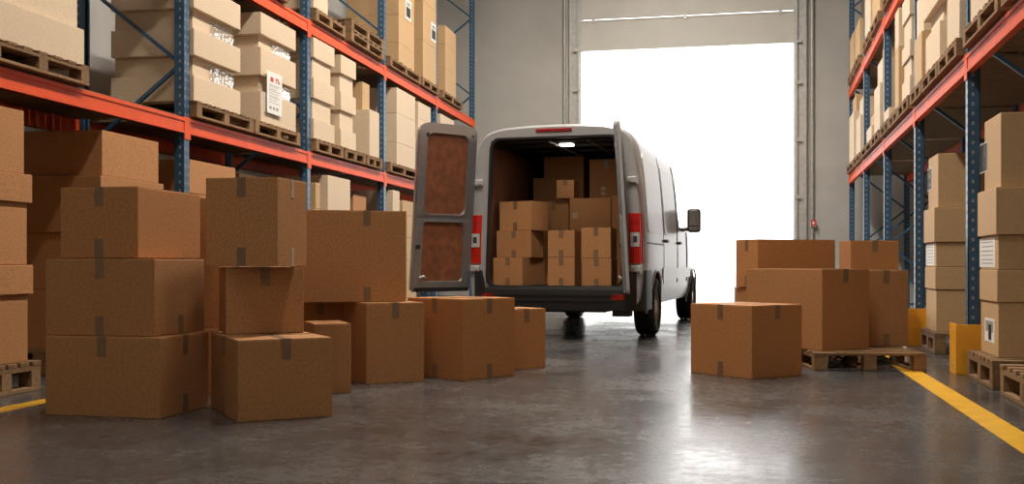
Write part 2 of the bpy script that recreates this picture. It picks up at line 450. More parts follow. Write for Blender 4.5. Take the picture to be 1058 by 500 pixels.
def jit(n, h, e=.03, t=0., m=None): return [(h, (e if i % 2 == 0 else -e), (0 if i % 2 == 0 else .03), m) for i in range(n)]
def label_on(o, side, w, h, s_off, z, style):   # sheet on the aisle side of a rack box
    me = o.data; xs = [v.co.x for v in me.vertices]; X = max(xs) if side == 'L' else min(xs)
    e = .002 if side == 'L' else -.002
    b = MB(); b.cur = 0
    b.box(*sorted((X, X+e)), s_off, s_off+w, z, z+h)
    def mark(u0, u1, v0, v1, c):
        b.cur = c; b.box(*sorted((X+e, X+e*1.5)), s_off+u0*w, s_off+u1*w, z+v0*h, z+v1*h)
    if style == 'sheet':
        if side == 'L':
            mark(.18, .42, .78, .88, 2); mark(.58, .66, .76, .90, 2); mark(.74, .82, .76, .90, 2); mark(.66, .74, .84, .88, 2)
            for v in (.70, .66, .60, .56, .50, .44, .40, .34, .28, .24): mark(.12, random.uniform(.6, .9), v, v+.014, 3)
            mark(.15, .28, .08, .16, 1); mark(.36, .48, .08, .16, 1); mark(.56, .68, .08, .16, 1)
    elif style == 'black':
        mark(.03, .97, .03, .97, 1); mark(.35, .65, .55, .75, 3); mark(.3, .5, .2, .3, 3)
    elif style == 'slip':
        for v in (.85, .7, .55, .4, .25, .12): mark(.12, .85, v, v+.03, 3)
    elif style == 'bottle':
        mark(.12, .88, .45, .9, 3); mark(.3, .6, .1, .75, 1)
    elif style == 'frame':
        mark(.12, .88, .12, .62, 1); mark(.2, .8, .68, .86, 3)
    b.build('paper_label', [M['paper'], M['ink'], M['redink'], M['inkgrey']], o)

# --- left rack, floor level
st, _ = stack('L', 0, sL(26, 4.53)-.95, sL(26, 4.53), [(.45, 0, 0, None), (.195, .03, -.02, None), (.41, -.01, 0, None), (.19, .02, -.02, None), (.42, -.04, 0, None)],
      'the stack cut by the left edge of the photo', m='kraft', pal=(sL(26, 4.53)-1.05, sL(26, 4.53)+.10), front=-.02, depth=.9)
stack('L', 0, sL(104, 4.55), sL(165, 4.55), [(.46, 0, 0, None), (.43, 0, 0, None), (.43, .03, -.02, None), (.345, -.02, 0, None)],
      'the shaded stack behind the three-box tower on the left', m='kraft', front=.02, depth=.95)
stack('L', 0, 8.78, 9.75, [.5, .42, (.36, -.04, 0, None), .30], 'the floor stack just behind the nearest left rack post', m='kraft', front=.05)
stack('L', 0, 9.95, 11.25, [.5, .42, .36, (.28, -.1, .05, None)], 'the floor stack left of the second left rack post', m='tan', front=.10)
stack('L', 0, sL(318), sL(334), [.5, .5, (.28, -.02, 0, None), (.30, -.06, 0, None)], 'the beige floor stack just right of the second left post', m='tan')
stack('L', 0, sL(340), sL(363), [.55, .55, .60], 'the bright cream floor stack under the left rack', m='pale')
stack('L', 0, sL(378), sL(391), [.5, .5, .56], 'the brown floor stack before the third left post', m='kraft', front=.1)
stack('L', 0, sL(407), sL(414), [.55, .55, .60], 'the slim white floor stack after the third left post', m='pale')
stack('L', 0, sL(417), sL(431), [.36, .34, .34, .32, .22], 'the floor stack glimpsed beside the open left van door', m='tan')

# --- left rack, middle shelf
wrapL = [(.225, .0, 0, None), (.175, -.07, .05, None), (.235, .0, 0, None), (.175, -.07, .05, None), (.24, .0, 0, None)]
stA, _ = stack('L', 1, sL(202), sL(250), wrapL, 'the wrapped stack beside the nearest left rack post', pal=(sL(200.5), sL(261)))
stB, _ = stack('L', 1, sL(271), sL(307), [(.31, 0, 0, None), (.16, -.06, .05, None), (.28, 0, 0, None), (.13, -.06, .05, None), (.22, 0, 0, None)],
               'the stack with a white printed sheet on the left rack', pal=(sL(262.5), sL(307)+.06), m='pale')
label_on(stB[0], 'L', .34, .20, .08, .11, 'slip')
# the printed sheet hangs over several layers: its own thing
x, y = rackW('L', sL(275), DL-.075+.03-.010)
b = MB(); b.box(-.0015, 0, 0, sL(290.5)-sL(275), 0, .43)
sh = b.build('printed_sheet', M['paper'], None, loc=(x, y, 2.40), rz=RL)
tag(sh, 'tall white sheet with red and grey print hung on the wrapped boxes', 'sign')
b = MB(); ww = sL(290.5)-sL(275)
def mk(u0, u1, v0, v1, c): b.cur = c; b.box(0, .0015, u0*ww, u1*ww, v0*.43, v1*.43)
mk(.22, .42, .76, .86, 0); mk(.27, .37, .86, .88, 0); mk(.56, .62, .76, .88, 0); mk(.70, .76, .76, .88, 0); mk(.62, .70, .84, .88, 0); mk(.80, .84, .76, .84, 0)
for v in (.68, .64, .58, .54, .48, .42, .38, .32, .26): mk(.14, random.Random(int(v*100)).uniform(.6, .88), v, v+.012, 1)
for u in (.16, .38, .60): mk(u, u+.13, .10, .17, 1)
b.build('printing', [M['redink'], M['inkgrey']], sh)
stack('L', 1, sL(325.5), sL(346), jit(5, .235, .03), 'the cream stack just after the second left post', pal=(sL(317), sL(354)))
stack('L', 1, sL(354), sL(368.5), jit(5, .225, .02), 'the slimmer cream stack in the middle of the left rack', pal=(sL(355.5), sL(377)))
stack('L', 1, sL(383), sL(393), [(.62, 0, 0, 'pale'), (.38, -.06, .12, 'tan')], 'the two-box pile before the third left post', pal=(sL(378.5), sL(394.5)))
stack('L', 1, sL(411), sL(430), [(.32, 0, 0, 'pale'), (.42, 0, 0, 'pale'), (.37, 0, 0, 'pale')], 'the tall cream stack after the third left post', pal=(sL(402), sL(431)))
stack('L', 1, sL(433), sL(446), [.40, .42, .26], 'the cream stack partly behind the open left van door', pal=(sL(432), sL(447)))
stack('L', 1, sL(456), sL(470), [.40, .42, .26], 'the middle-shelf stack in the last bay, behind the van door')
# nearest bay, left of the first post
stack('L', 1, 6.0, 7.0, jit(2, .26, .02), "the pale middle-shelf stack at the photo's left edge")
# --- left rack, upper shelf
GUP = 'boxes on the upper shelf of the left rack'
stack('L', 2, sL(268), sL(283), [.40, .40], 'the upper-shelf pile at the top left, before the second left post', m='tan', grp=GUP, pal=(sL(262), sL(297)))
stack('L', 2, sL(320), sL(340), [.28, .40, .40], 'the upper-shelf stack just after the second left post', m='pale', grp=GUP, pal=(sL(318), sL(356)))
tw = [pallet((*rackW('L', sL(361), DL-.075+1.05), 3.645+k*.1445), RL, 1.05, sL(397)-sL(361)-.1, l, 'pallets on the left rack') for k, l in
      enumerate(['lower of the two empty pallets on the upper left shelf', 'upper of the two empty pallets on the upper left shelf'])]
stack('L', 2, sL(372), sL(390)-.1, [.55, .55], 'the dark pile at the back of the upper left shelf', m='kraft', front=1.02, grp=GUP, depth=.6, nopal=True) if False else None
stH, _ = stack('L', 2, sL(413), sL(429), [.29, .40, .43, .43], 'the tall labelled tan stack after the third left post', m='tan', grp=GUP, pal=(sL(401), sL(434)))
label_on(stH[2], 'L', .30, .30, .35, .03, 'frame')
stI, _ = stack('L', 2, sL(438), sL(451.5), [.60, .62, .45], 'the second tall labelled tan stack before the fourth left post', m='tan', grp=GUP, pal=(sL(436), sL(453)))
label_on(stI[1], 'L', .30, .30, .5, .10, 'frame')
stack('L', 2, sL(461), sL(472), [.42, .40, .32], 'the tan stack in the last bay of the upper left shelf', m='tan', grp=GUP, pal=(sL(457), sL(477)))

# --- right rack, floor level
stR1, _ = stack('R', 0, 7.98, 8.58, [(.385, 0, 0, None), (.225, .01, -.01, None), (.24, .0, 0, None), (.33, .03, -.02, None), (.52, -.02, .02, None)],
      'the floor stack at the right edge of the photo', m='tan', pal=(7.76, 8.70), front=.02, palfront=-.03)
label_on(stR1[0], 'R', .34, .17, .12, .09, 'bottle'); label_on(stR1[2], 'R', .55, .21, .1, .015, 'slip'); label_on(stR1[4], 'R', .28, .22, .45, .15, 'black')
stR2, _ = stack('R', 0, 10.87, 11.52, [(.405, 0, 0, None), (.215, .01, -.01, None), (.235, .0, 0, None), (.33, .02, -.02, None), (.52, -.02, .02, None)],
      'the floor stack between the two nearest right posts', m='tan', pal=(10.70, 11.62), front=.04, palfront=.03)
label_on(stR2[2], 'R', .55, .21, .1, .01, 'slip'); label_on(stR2[4], 'R', .28, .22, .4, .2, 'black')
pallet((*rackW('R', 6.32, DR-.03), 0), RR_, 1.05, 1.2, 'wooden pallet cut off by the right edge of the photo', GP).scale = (1, 1, 1.4)

# --- right rack, middle shelf
stack('R', 1, 7.05, 8.45, [.40, .40, .40], 'the box pile above the beam at the right edge', pal=(7.2, 8.4)) if False else None
stack('R', 1, 7.62, 8.55, [.38, .40, .40], 'the cream stack just before the nearest right post', pal=(7.45, 8.70))
stack('R', 1, 6.2, 7.1, [.38, .40], 'the cream pile at the top right corner of the photo', pal=(6.15, 7.35))
stack('R', 1, 9.02, 9.60, [(.44, .0, 0, None), (.36, -.03, .05, None), (.33, .0, -.02, None)], 'the first cream stack beyond the nearest right post', pal=(8.98, 9.92))
stack('R', 1, 10.02, 10.80, [(.36, .03, 0, None), (.16, -.04, .04, None), (.30, .05, -.02, None), (.25, -.12, .12, 'kraft')], 'the white-faced stack before the second right post', pal=(9.96, 10.92))
stack('R', 1, 11.10, 11.60, [(.50, 0, 0, 'tan'), (.40, 0, .02, None)], 'the short pile touching the second right post', pal=(10.98, 11.74))
stack('R', 1, 12.0, 12.62, [(.22, .02, 0, None), (.20, -.02, .02, None), (.18, .02, 0, 'pale'), (.26, -.02, .02, None), (.25, .0, 0, None)], 'the striped cream stack after the second right post', pal=(11.92, 12.80))
stack('R', 1, 12.95, 13.30, [(.72, 0, 0, 'tan'), (.44, 0, 0, 'pale')], 'the narrow tall pile in the middle of the right rack', pal=(12.86, 13.70))
stack('R', 1, 13.95, 14.5, [(.16, 0, 0, None)], 'the low pale box before the third right post', pal=(13.76, 14.68))
stack('R', 1, 15.0, 15.75, [.34, .30, (.34, -.06, .04, None), (.2, -.12, .1, 'tan')], 'the cream stack after the third right post', pal=(14.90, 15.9))
stack('R', 1, 16.15, 16.9, [.22, (.18, -.1, .05, 'tan')], 'the low cream pile before the fourth right post', pal=(15.98, 17.55))
stack('R', 1, 18.0, 18.8, [.30, .32, (.30, -.1, .05, None)], 'the pale stack in the last bay of the right rack', pal=(17.85, 19.0))
stack('R', 1, 19.3, 20.3, [.42, .44, (.30, -.1, .05, 'tan')], 'the pale stack at the far end of the right rack', pal=(19.2, 20.55))
# --- right rack, upper shelf
GUR = 'boxes on the upper shelf of the right rack'
stack('R', 2, 12.2, 13.2, [.35, .35], 'the upper right shelf pile after the second post', grp=GUR, m='tan')
stack('R', 2, 13.4, 14.4, [.40, .30, .3], 'the upper right shelf pile before the third post', grp=GUR)
stack('R', 2, 15.0, 16.0, [.42, .42], 'the upper right shelf pile after the third post', grp=GUR, m='tan')
stack('R', 2, 16.3, 17.2, [.30, .35, .3], 'the upper right shelf pile before the fourth post', grp=GUR)
stack('R', 2, 18.1, 19.0, [.30, .30], 'the upper right shelf pile in the last bay', grp=GUR, m='tan')
stack('R', 2, 19.3, 20.2, [.65], 'tan box at the far end of the upper right shelf', grp=GUR, m='tan')
x, y = rackW('R', 19.5, DR+.12)
b = MB(); b.box(0, .5, 0, .03, 0, .85, .004); b.box(.02, .48, -.02, 0, .1, .16); b.box(.02, .48, -.02, 0, .68, .74)
o = b.build('standing_board', M['pallet'], None, loc=(x, y, 4.07+.022+.1445+.65+.004), rz=RR_)
tag(o, 'upright wooden board standing on the box at the far upper right shelf', 'board')

# stretch film round the two wrapped stacks
def film(side, boxes, label):
    for i, k in enumerate((1, 3)):
        o = boxes[k]; xs = [v.co.x for v in o.data.vertices]; ys = [v.co.y for v in o.data.vertices]; zs = [v.co.z for v in o.data.vertices]
        x1, y0, y1 = max(xs), min(ys), max(ys); z0, z1 = .008, max(zs)-.008
        rings = []
        n = 14
        for zi in range(5):
            zt = zi/4; bul = .012*math.sin(math.pi*zt)
            ring = []
            for j in range(n+1):      # along the aisle face, then round the far end
                t = j/n
                if t < .7: u = t/.7; ring.append((x1+.006+bul*(.4+.6*u), y0+.4*(y1-y0)+u*.6*(y1-y0), z0+(z1-z0)*zt))
                else:
                    a = (t-.7)/.3*math.pi/2
                    ring.append((x1-.05+(.056+bul)*math.cos(a), y1-.0+(.02+bul)*math.sin(a), z0+(z1-z0)*zt))
            rings.append(ring)
        m = MB(); m.loft(rings, False); f = m.build('stretch_film', M['film'], o, smooth=True)
film('L', stA, 'a'); film('L', stB, 'b')

# ---------------------------------------------------------------- the hall
YW = 21.3; XL, XR = -6.6, 3.9; YB = -9.0; ZC = 8.2
dx0, dx1, dz = -3.13, 1.01, 5.12
def struct(name, mb, m, kind='structure', **k):
    o = mb.build(name, m, None, **k); o['kind'] = kind; return o
struct('floor', MB().box(XL-.3, XR+.3, YB-.3, YW+.3, -.2, 0), M['floor'])
g = MB(); g.box(-60, 60, YW+.3, 90, -.2, -.002); struct('ground_outside', g, M['out'])
w = MB(); w.box(XL-.3, dx0, YW, YW+.3, 0, ZC); w.box(dx1, XR+.3, YW, YW+.3, 0, ZC); w.box(dx0, dx1, YW, YW+.3, dz+1.75, ZC)
struct('wall_back', w, M['wall'])
struct('wall_left', MB().box(XL-.3, XL, YB-.3, YW, 0, ZC), M['wall'])
struct('wall_right', MB().box(XR, XR+.3, YB-.3, YW, 0, ZC), M['wall'])
struct('ceiling', MB().box(XL-.3, XR+.3, YB-.3, YW+.3, ZC, ZC+.2), M['ceil'])
# front wall behind the camera
w = MB(); w.box(XL, XR, YB-.3, YB, 0, ZC)
struct('wall_front', w, M['wall'])

# sectional door: panels partly lowered, with side tracks
root = empty('door_1', ((dx0+dx1)/2, YW, 0)); root['kind'] = 'structure'
hw = (dx1-dx0)/2
for k, (z0, z1) in enumerate(((dz, dz+.62), (dz+.635, dz+1.25), (dz+1.265, dz+1.78))):
    m = MB(); m.box(-hw-.05, hw+.05, -.06, -.02, z0, z1, .006)
    m.box(-hw-.05, hw+.05, -.075, -.06, z1-.035, z1-.005); m.box(-hw-.05, hw+.05, -.066, -.06, z0+.01, z0+.03)
    if k == 0: m.box(-hw-.05, hw+.05, -.08, -.06, z0, z0+.05)
    m.build('door_panel', M['doorpanel'], root)
    for sx in (-hw+.25, .0, hw-.25):
        h_ = MB(); h_.box(sx-.03, sx+.03, -.09, -.075, z1-.07, z1+.03, .003); h_.build('panel_hinge', M['steel'], root)
for sx in (-1, 1):
    m = MB()
    x0, x1 = sorted((sx*hw, sx*(hw+.24)))
    m.box(x0, x1, -.10, 0, 0, dz+1.75, .004)
    x0, x1 = sorted((sx*(hw+.02), sx*(hw+.07))); m.box(x0, x1, -.16, -.10, 0, dz+1.75, .004)
    m.build('door_track', M['steel'], root)
    for z in (1.0, 2.1, 3.2, 4.3, 5.1):
        h_ = MB(); h_.box(*sorted((sx*(hw-.0), sx*(hw+.14))), -.175, -.16, z, z+.06, .002); h_.build('track_bracket', M['steel'], root)
p = MB(); p.tube([(dx1+.34, YW-.06, 0.4), (dx1+.34, YW-.06, ZC)], .035, 12)
o = p.build('wall_conduit', M['steel'], None, smooth=True); tag(o, 'vertical grey pipe on the back wall right of the door', 'pipe')
p = MB(); p.tube([(dx0-.34, YW-.06, 0.4), (dx0-.34, YW-.06, ZC)], .025, 12)
o = p.build('wall_conduit', M['steel'], None, smooth=True); tag(o, 'thin vertical pipe on the back wall left of the door', 'pipe')
s_ = MB(); s_.box(-.055, .055, -.03, 0, 0, .13, .004); s_.cur = 1; s_.box(-.05, .05, -.034, -.03, .01, .14); s_.cur = 0; s_.box(-.02, .02, -.036, -.034, .05, .10)
o = s_.build('wall_sign', [M['paper'], M['redink']], None, loc=(dx1+.36, YW-.10, 1.56)); tag(o, 'small red square sign beside the right door track', 'sign')

# floor lines
for nm, x0, x1, lab in (('floor_marking', 1.25, 1.41, 'yellow painted line on the floor along the right rack'), ('floor_marking', -4.31, -4.17, 'yellow painted line on the floor along the left rack')):
    o = MB().box(x0, x1, YB+1, YW-.8, 0, .0015).build(nm, M['yellow'], None); tag(o, lab, 'floor marking', 'yellow floor lines')

# ---------------------------------------------------------------- the van
VX, VZ = .47, 11.95
vx, vy = W(VX, VZ)
VA = TH - R(16) + R(90)            # local x forward
van = empty('cargo_van', (vx, vy, 0), VA)
tag(van, 'silver white cargo van with both rear doors open, backed in and loaded with boxes', 'van')
prof = [(.93, .36), (.975, .46), (.992, .62), (1.0, .85), (.998, 1.1), (.985, 1.4), (.955, 1.8), (.925, 2.05), (.895, 2.2), (.85, 2.30), (.77, 2.365), (.60, 2.405), (.3, 2.425), (0, 2.43)]
def halfw(z):
    for (a, b), (c, d) in zip(prof, prof[1:]):
        if b <= z <= d: return a+(c-a)*(z-b)/(d-b) if d > b else a
    return prof[0][0] if z < .36 else 0
poly = [(y, z) for y, z in prof] + [(-y, z) for y, z in prof[::-1][1:]]
N = 96; ZM = 1.42
def cast(poly, th):
    dx, dz_ = math.cos(th), math.sin(th); best = None
    n = len(poly)
    for i in range(n):
        (x1, z1), (x2, z2) = poly[i], poly[(i+1) % n]; z1 -= ZM; z2 -= ZM
        ex, ez = x2-x1, z2-z1; den = dx*ez-dz_*ex
        if abs(den) < 1e-9: continue
        t = (x1*ez-z1*ex)/den; u = (x1*dz_-z1*dx)/den
        if t > 0 and -1e-6 <= u <= 1+1e-6 and (best is None or t < best): best = t
    return (best*dx, ZM+best*dz_)
ths = [2*math.pi*k/N for k in range(N)]
outer = [cast(poly, t) for t in ths]
def rrect(y0b, y0t, z0, z1, r, n=8):    # rounded opening, half widths bottom and top
    pts = []
    for sx, z, a0 in ((1, z0, -90), (1, z1, 0), (-1, z1, 90), (-1, z0, 180)):
        hwid = y0b if z == z0 else y0t
        cy = sx*(hwid-r); cz = z+r if z == z0 else z-r
        for k in range(n+1):
            a = R(a0+90*k/n); pts.append((cy+r*math.cos(a), cz+r*math.sin(a)))
    return pts
opening = [cast(rrect(.785, .735, .60, 2.275, .10), t) for t in ths]
cargo = [cast(rrect(.86, .80, .585, 2.33, .015), t) for t in ths]
stations = [(0.0, 2.395, .985), (.05, 2.425, .998), (.5, 2.43, 1.0), (1.6, 2.43, 1.), (2.8, 2.43, 1.), (3.7, 2.42, 1.), (4.05, 2.36, .995), (4.4, 2.12, .985), (4.85, 1.66, .975), (5.1, 1.42, .97), (5.5, 1.28, .95), (5.8, 1.10, .90), (5.93, .85, .84), (5.96, .60, .80)]
def ring(x, zt, wf, pts=outer):
    k = (zt-.36)/(2.43-.36); return [(x, y*wf, .36+(z-.36)*k) for y, z in pts]
rings = [[(.0, y, z) for y, z in opening], ring(*stations[0])] + [ring(*s) for s in stations[1:]]
inner = [[(3.45, y, z) for y, z in cargo], [(.10, y, z) for y, z in cargo], [(.06, y, z) for y, z in opening]]
bd = MB(); bd.loft(inner+rings, True, True)
body = bd.build('van_body', [M['white'], M['dark']], van, smooth=True)
# wheel arch openings
AX = (1.12, 5.0)
def cutter(x, sy):
    m = MB(); rg = []
    for y in (.70, 1.2):
        rg.append([(x+.43*math.cos(2*math.pi*k/40), sy*y, .34+.43*math.sin(2*math.pi*k/40)) for k in range(40)])
    m.loft(rg, True, True); return m.build('cut', M['dark'], van)
cs = [cutter(x, sy) for x in AX for sy in (-1, 1)]
for c in cs:
    md = body.modifiers.new('b', 'BOOLEAN'); md.object = c; md.operation = 'DIFFERENCE'; md.solver = 'EXACT'
bpy.context.view_layer.update()
dg = bpy.context.evaluated_depsgraph_get()
me2 = bpy.data.meshes.new_from_object(body.evaluated_get(dg))
body.modifiers.clear(); body.data = me2
for c in cs: bpy.data.objects.remove(c)
for p in me2.polygons: p.use_smooth = True
try: me2.set_sharp_from_angle(angle=R(35))
except Exception: pass

# side patches follow the body side
def side_patch(name, x0, x1, z0, z1, off, m, sy=-1, r=.05, shear=0., parent=None, thick=.004):
    pts = []
    n = 6
    for cx, cz, a0 in ((x1-r, z0+r, -90), (x1-r, z1-r, 0), (x0+r, z1-r, 90), (x0+r, z0+r, 180)):
        for k in range(n+1):
            a = R(a0+90*k/n); pts.append((cx+r*math.cos(a), cz+r*math.sin(a)))
    # subdivide vertically by rows so it follows the curve
    mb = MB(); rows = 12
    def span(z):
        xs = []
        P = pts
        for (xa, za), (xb, zb) in zip(P, P[1:]+P[:1]):
            if (za-z)*(zb-z) <= 0 and abs(za-zb) > 1e-9: xs.append(xa+(xb-xa)*(z-za)/(zb-za))
        return min(xs), max(xs)
    A = []; 
    for i in range(rows+1):
        t = i/rows; t = .5-.5*math.cos(math.pi*t); z = z0+1e-4+(z1-z0-2e-4)*t
        a, b = span(z); sh = shear*(z-z0)
        A.append((a+sh, b+sh, z))
    def P(x, z, o): return (x, sy*(halfw(z)+o), z)
    rings_ = []
    for a, b, z in A:
        rings_.append([P(a, z, -.01), P(a, z, off), P((a+b)/2, z, off), P(b, z, off), P(b, z, -.01)])
    mb.loft(rings_, False)
    return mb.build(name, m, parent or van, smooth=False)
for sy in (-1, 1):
    side_patch('side_panel', .42, 1.62, 1.22, 2.12, .007, M['white'], sy, .08)
    side_patch('side_panel', 1.80, 2.95, 1.22, 2.12, .007, M['white'], sy, .08)
    for xs in (1.70, 3.02, 3.08): side_patch('panel_seam', xs, xs+.014, .60, 2.18, .0035, M['black'], sy, .005)
    side_patch('panel_seam', 4.18, 4.194, .60, 1.45, .0035, M['black'], sy, .005)
    side_patch('slide_rail', .35, 1.70, 1.08, 1.10, .006, M['black'], sy, .008)
    side_patch('door_window', 3.22, 4.15, 1.32, 1.98, .006, M['glass'], sy, .08, shear=-.10)
    side_patch('side_moulding', 1.62, 4.5, .66, .80, .012, M['white'], sy, .03)
    for xh in (3.14, 1.80):
        hnd = side_patch('door_handle', xh, xh+.16, 1.12, 1.16, .035, M['black'], sy, .015)
    # arch lips
    for ax in AX:
        m = MB(); pts = []
        for k in range(21):
            a = R(-8+196*k/20); z = .34+.435*math.sin(a); pts.append((ax+.435*math.cos(a), sy*(halfw(max(z, .37))+.002), z))
        m.tube(pts, .014, 8); m.build('arch_lip', M['white'], van, smooth=True)
        m = MB(); rg = []
        for y in (.72, .99):
            rg.append([(ax+.425*math.cos(R(0+180*k/24)), sy*min(y, .97), .34+.425*math.sin(R(0+180*k/24))) for k in range(25)])
        m.loft(rg, False); m.add([(ax+.425*math.cos(R(0+180*k/24)), sy*.72, .34+.425*math.sin(R(0+180*k/24))) for k in range(25)], [tuple(range(25))])
        m.build('wheel_well', M['black'], van, normals=False)
# windscreen, bonnet grille, headlamps
def lerp(a, b, t): return tuple(a[i]+(b[i]-a[i])*t for i in range(3))
m = MB()
m.add([(4.09, .70, 2.30), (4.09, -.70, 2.30), (5.02, -.80, 1.48), (5.02, .80, 1.48), (4.14, .70, 2.35), (4.14, -.70, 2.35), (5.07, -.80, 1.52), (5.07, .80, 1.52)],
      [(0, 1, 2, 3), (4, 7, 6, 5), (0, 4, 5, 1), (1, 5, 6, 2), (2, 6, 7, 3), (3, 7, 4, 0)])
m.build('windscreen', M['glass'], van)
m = MB(); m.box(5.90, 5.99, -.45, .45, .62, .92, .02); m.build('front_grille', M['black'], van)
m = MB(); m.box(5.75, 6.02, -.86, .86, .30, .56, .05); m.build('front_bumper', M['black'], van)
for sy in (-1, 1):
    m = MB(); m.box(5.72, 5.93, min(sy*.50, sy*.80), max(sy*.50, sy*.80), .72, 1.0, .04); m.build('head_lamp', M['lens'], van)
# underbody
m = MB(); m.box(.25, 5.7, -.55, .55, .30, .38, .02); m.box(AX[0]-.06, AX[0]+.06, -.75, .75, .29, .41, .02); m.box(.45, .95, .30, .62, .26, .38, .05)
m.build('underbody', M['black'], van)
# cargo lining
rg = [[(x, y*.985, .60+(z-.585)*.985) for y, z in cargo] for x in (.11, 3.40)]
m = MB()
vs = [p for r in rg for p in r]
for k in range(N):
    j = (k+1) % N; zc = (outer[k][1]); ang = math.degrees(ths[k])
    yk, zk = cargo[k]
    m.cur = 0 if (abs(yk) > .74 and zk < 2.2) else (1 if zk > 1.5 else 2)
    m.add([rg[0][k], rg[0][j], rg[1][j], rg[1][k]], [(0, 1, 2, 3)])
m.cur = 1; m.add(rg[1], [tuple(range(N))])
m.build('cargo_lining', [M['cargo'], M['dark'], M['black']], van, normals=False)
for x in (.35, .9, 1.5, 2.1, 2.7):
    m = MB(); m.box(x, x+.05, -.74, .74, 2.265, 2.30, .01); m.build('roof_rib', M['dark'], van)
for y in (-.35, .1):
    m = MB(); m.tube([(.2, y, 2.25), (3.3, y, 2.25)], .012, 8); m.build('roof_rail', M['steel'], van)
m = MB(); m.box(.5, .62, -.10, .06, 2.235, 2.262, .008); m.build('cargo_lamp', M['lampglass'], van)
L_ = bpy.data.lights.new('cargo_light', 'AREA'); L_.size = .12; L_.energy = 2.2; L_.color = (1., .94, .85)
lo = bpy.data.objects.new('cargo_light', L_); C.objects.link(lo); lo.parent = van; lo.location = (.56, -.02, 2.228)
# seal round the opening and load sill
m = MB()
pts = [(-.006, y*1.008, z if z > .7 else z) for y, z in opening]
rg = []
sealo = [(y*1.022, ZM+(z-ZM)*1.014) for y, z in opening]
m.loft([[(-.004, y, z) for y, z in sealo], [(-.014, y, z) for y, z in sealo], [(-.014, y*.985, ZM+(z-ZM)*.988) for y, z in opening], [(.06, y*.985, ZM+(z-ZM)*.988) for y, z in opening]], True)
m.build('door_seal', M['black'], van, smooth=True)
m = MB(); m.box(-.03, .35, -.78, .78, .565, .602, .008); m.build('load_sill', M['black'], van)
# rear bumper wrapping round the corners
m = MB(); path = []
for sy, rng in ((-1, range(0, 9)), (1, range(8, -1, -1))):
    for k in rng:
        a = R(90*k/8); path.append((.20-.26*math.sin(a)-.0, sy*(.80+.215*math.cos(a))))
path = [(.62, -1.012)] + path + [(.62, 1.012)]
rg = []
for x, y in path:
    t = min(1, max(0, (abs(y)-.795)/.035)); t = t*t*(3-2*t)
    ztop = .575+.205*t; zb = .335
    n_in = .10
    cx_, cy_ = (x+n_in if abs(y) < .9 else x, y-math.copysign(.06, y) if abs(y) > .85 else y)
    rg.append([(cx_, cy_, zb), (x+.01, y, zb), (x, y, zb+.05), (x, y, ztop-.03), (x+.012, y*.998, ztop), (cx_, cy_, ztop)])
m.loft(rg, True, True); m.build('rear_bumper', M['black'], van, smooth=True)
m = MB(); m.box(-.075, -.055, -.72, .72, .50, .515); m.box(-.075, .0, -.70, .70, .44, .45); m.build('bumper_step', M['black'], van)
for sy in (-1, 1):
    m = MB(); m.box(-.066, -.056, *sorted((sy*.66, sy*.82)), .455, .52, .003); m.build('reflector', M['dred'], van)
m = MB(); m.box(.0, .2, -.86, -.66, .27, .335, .01); m.build('tow_eye_bracket', M['black'], van)
# tail lights
for sy in (-1, 1):
    rg = []
    for z in [.86+.55*k/10 for k in range(11)]:
        hw_ = halfw(z)*.99; e = .004 if k in (0, 10) else 0
        rg.append([(-.012, sy*(hw_-.135), z), (-.022, sy*(hw_-.08), z), (-.018, sy*(hw_-.02), z), (.03, sy*(hw_+.012), z), (.12, sy*(hw_+.018), z), (.12, sy*(hw_-.03), z), (.0, sy*(hw_-.13), z)])
    m = MB(); m.loft(rg, True, True); tl = m.build('tail_light', M['red'], van, smooth=False)
    m = MB(); m.box(-.028, -.012, *sorted((sy*.868, sy*.972)), 1.04, 1.20, .008); lz = m.build('reverse_lamp', M['lens'], tl)
    m = MB(); m.box(-.031, -.027, *sorted((sy*.90, sy*.945)), 1.09, 1.16, .002); m.build('lamp_bulb', M['dark'], tl)
    for zz in (1.035, 1.20, 1.31, .95):
        m = MB(); m.box(-.026, -.012, *sorted((sy*.868, sy*.965)), zz, zz+.008); m.build('lens_divider', M['dred'], tl)
    for zz in (.80, 1.78):
        hh = halfw(zz)
        m = MB(); m.box(-.04, -.0, *sorted((sy*(hh-.13), sy*(hh-.01))), zz-.035, zz+.035, .008)
        m.tube([(-.04, sy*(hh-.005), zz-.05), (-.04, sy*(hh-.005), zz+.05)], .018, 10)
        m.box(-.052, -.04, *sorted((sy*(hh-.12), sy*(hh-.08))), zz-.02, zz+.02, .003)
        m.build('door_hinge', M['steel'], van)
m = MB(); rgs = [];
m.box(-.018, .02, -.21, .21, 2.335, 2.375, .012); m.build('brake_light', M['dred'], van)

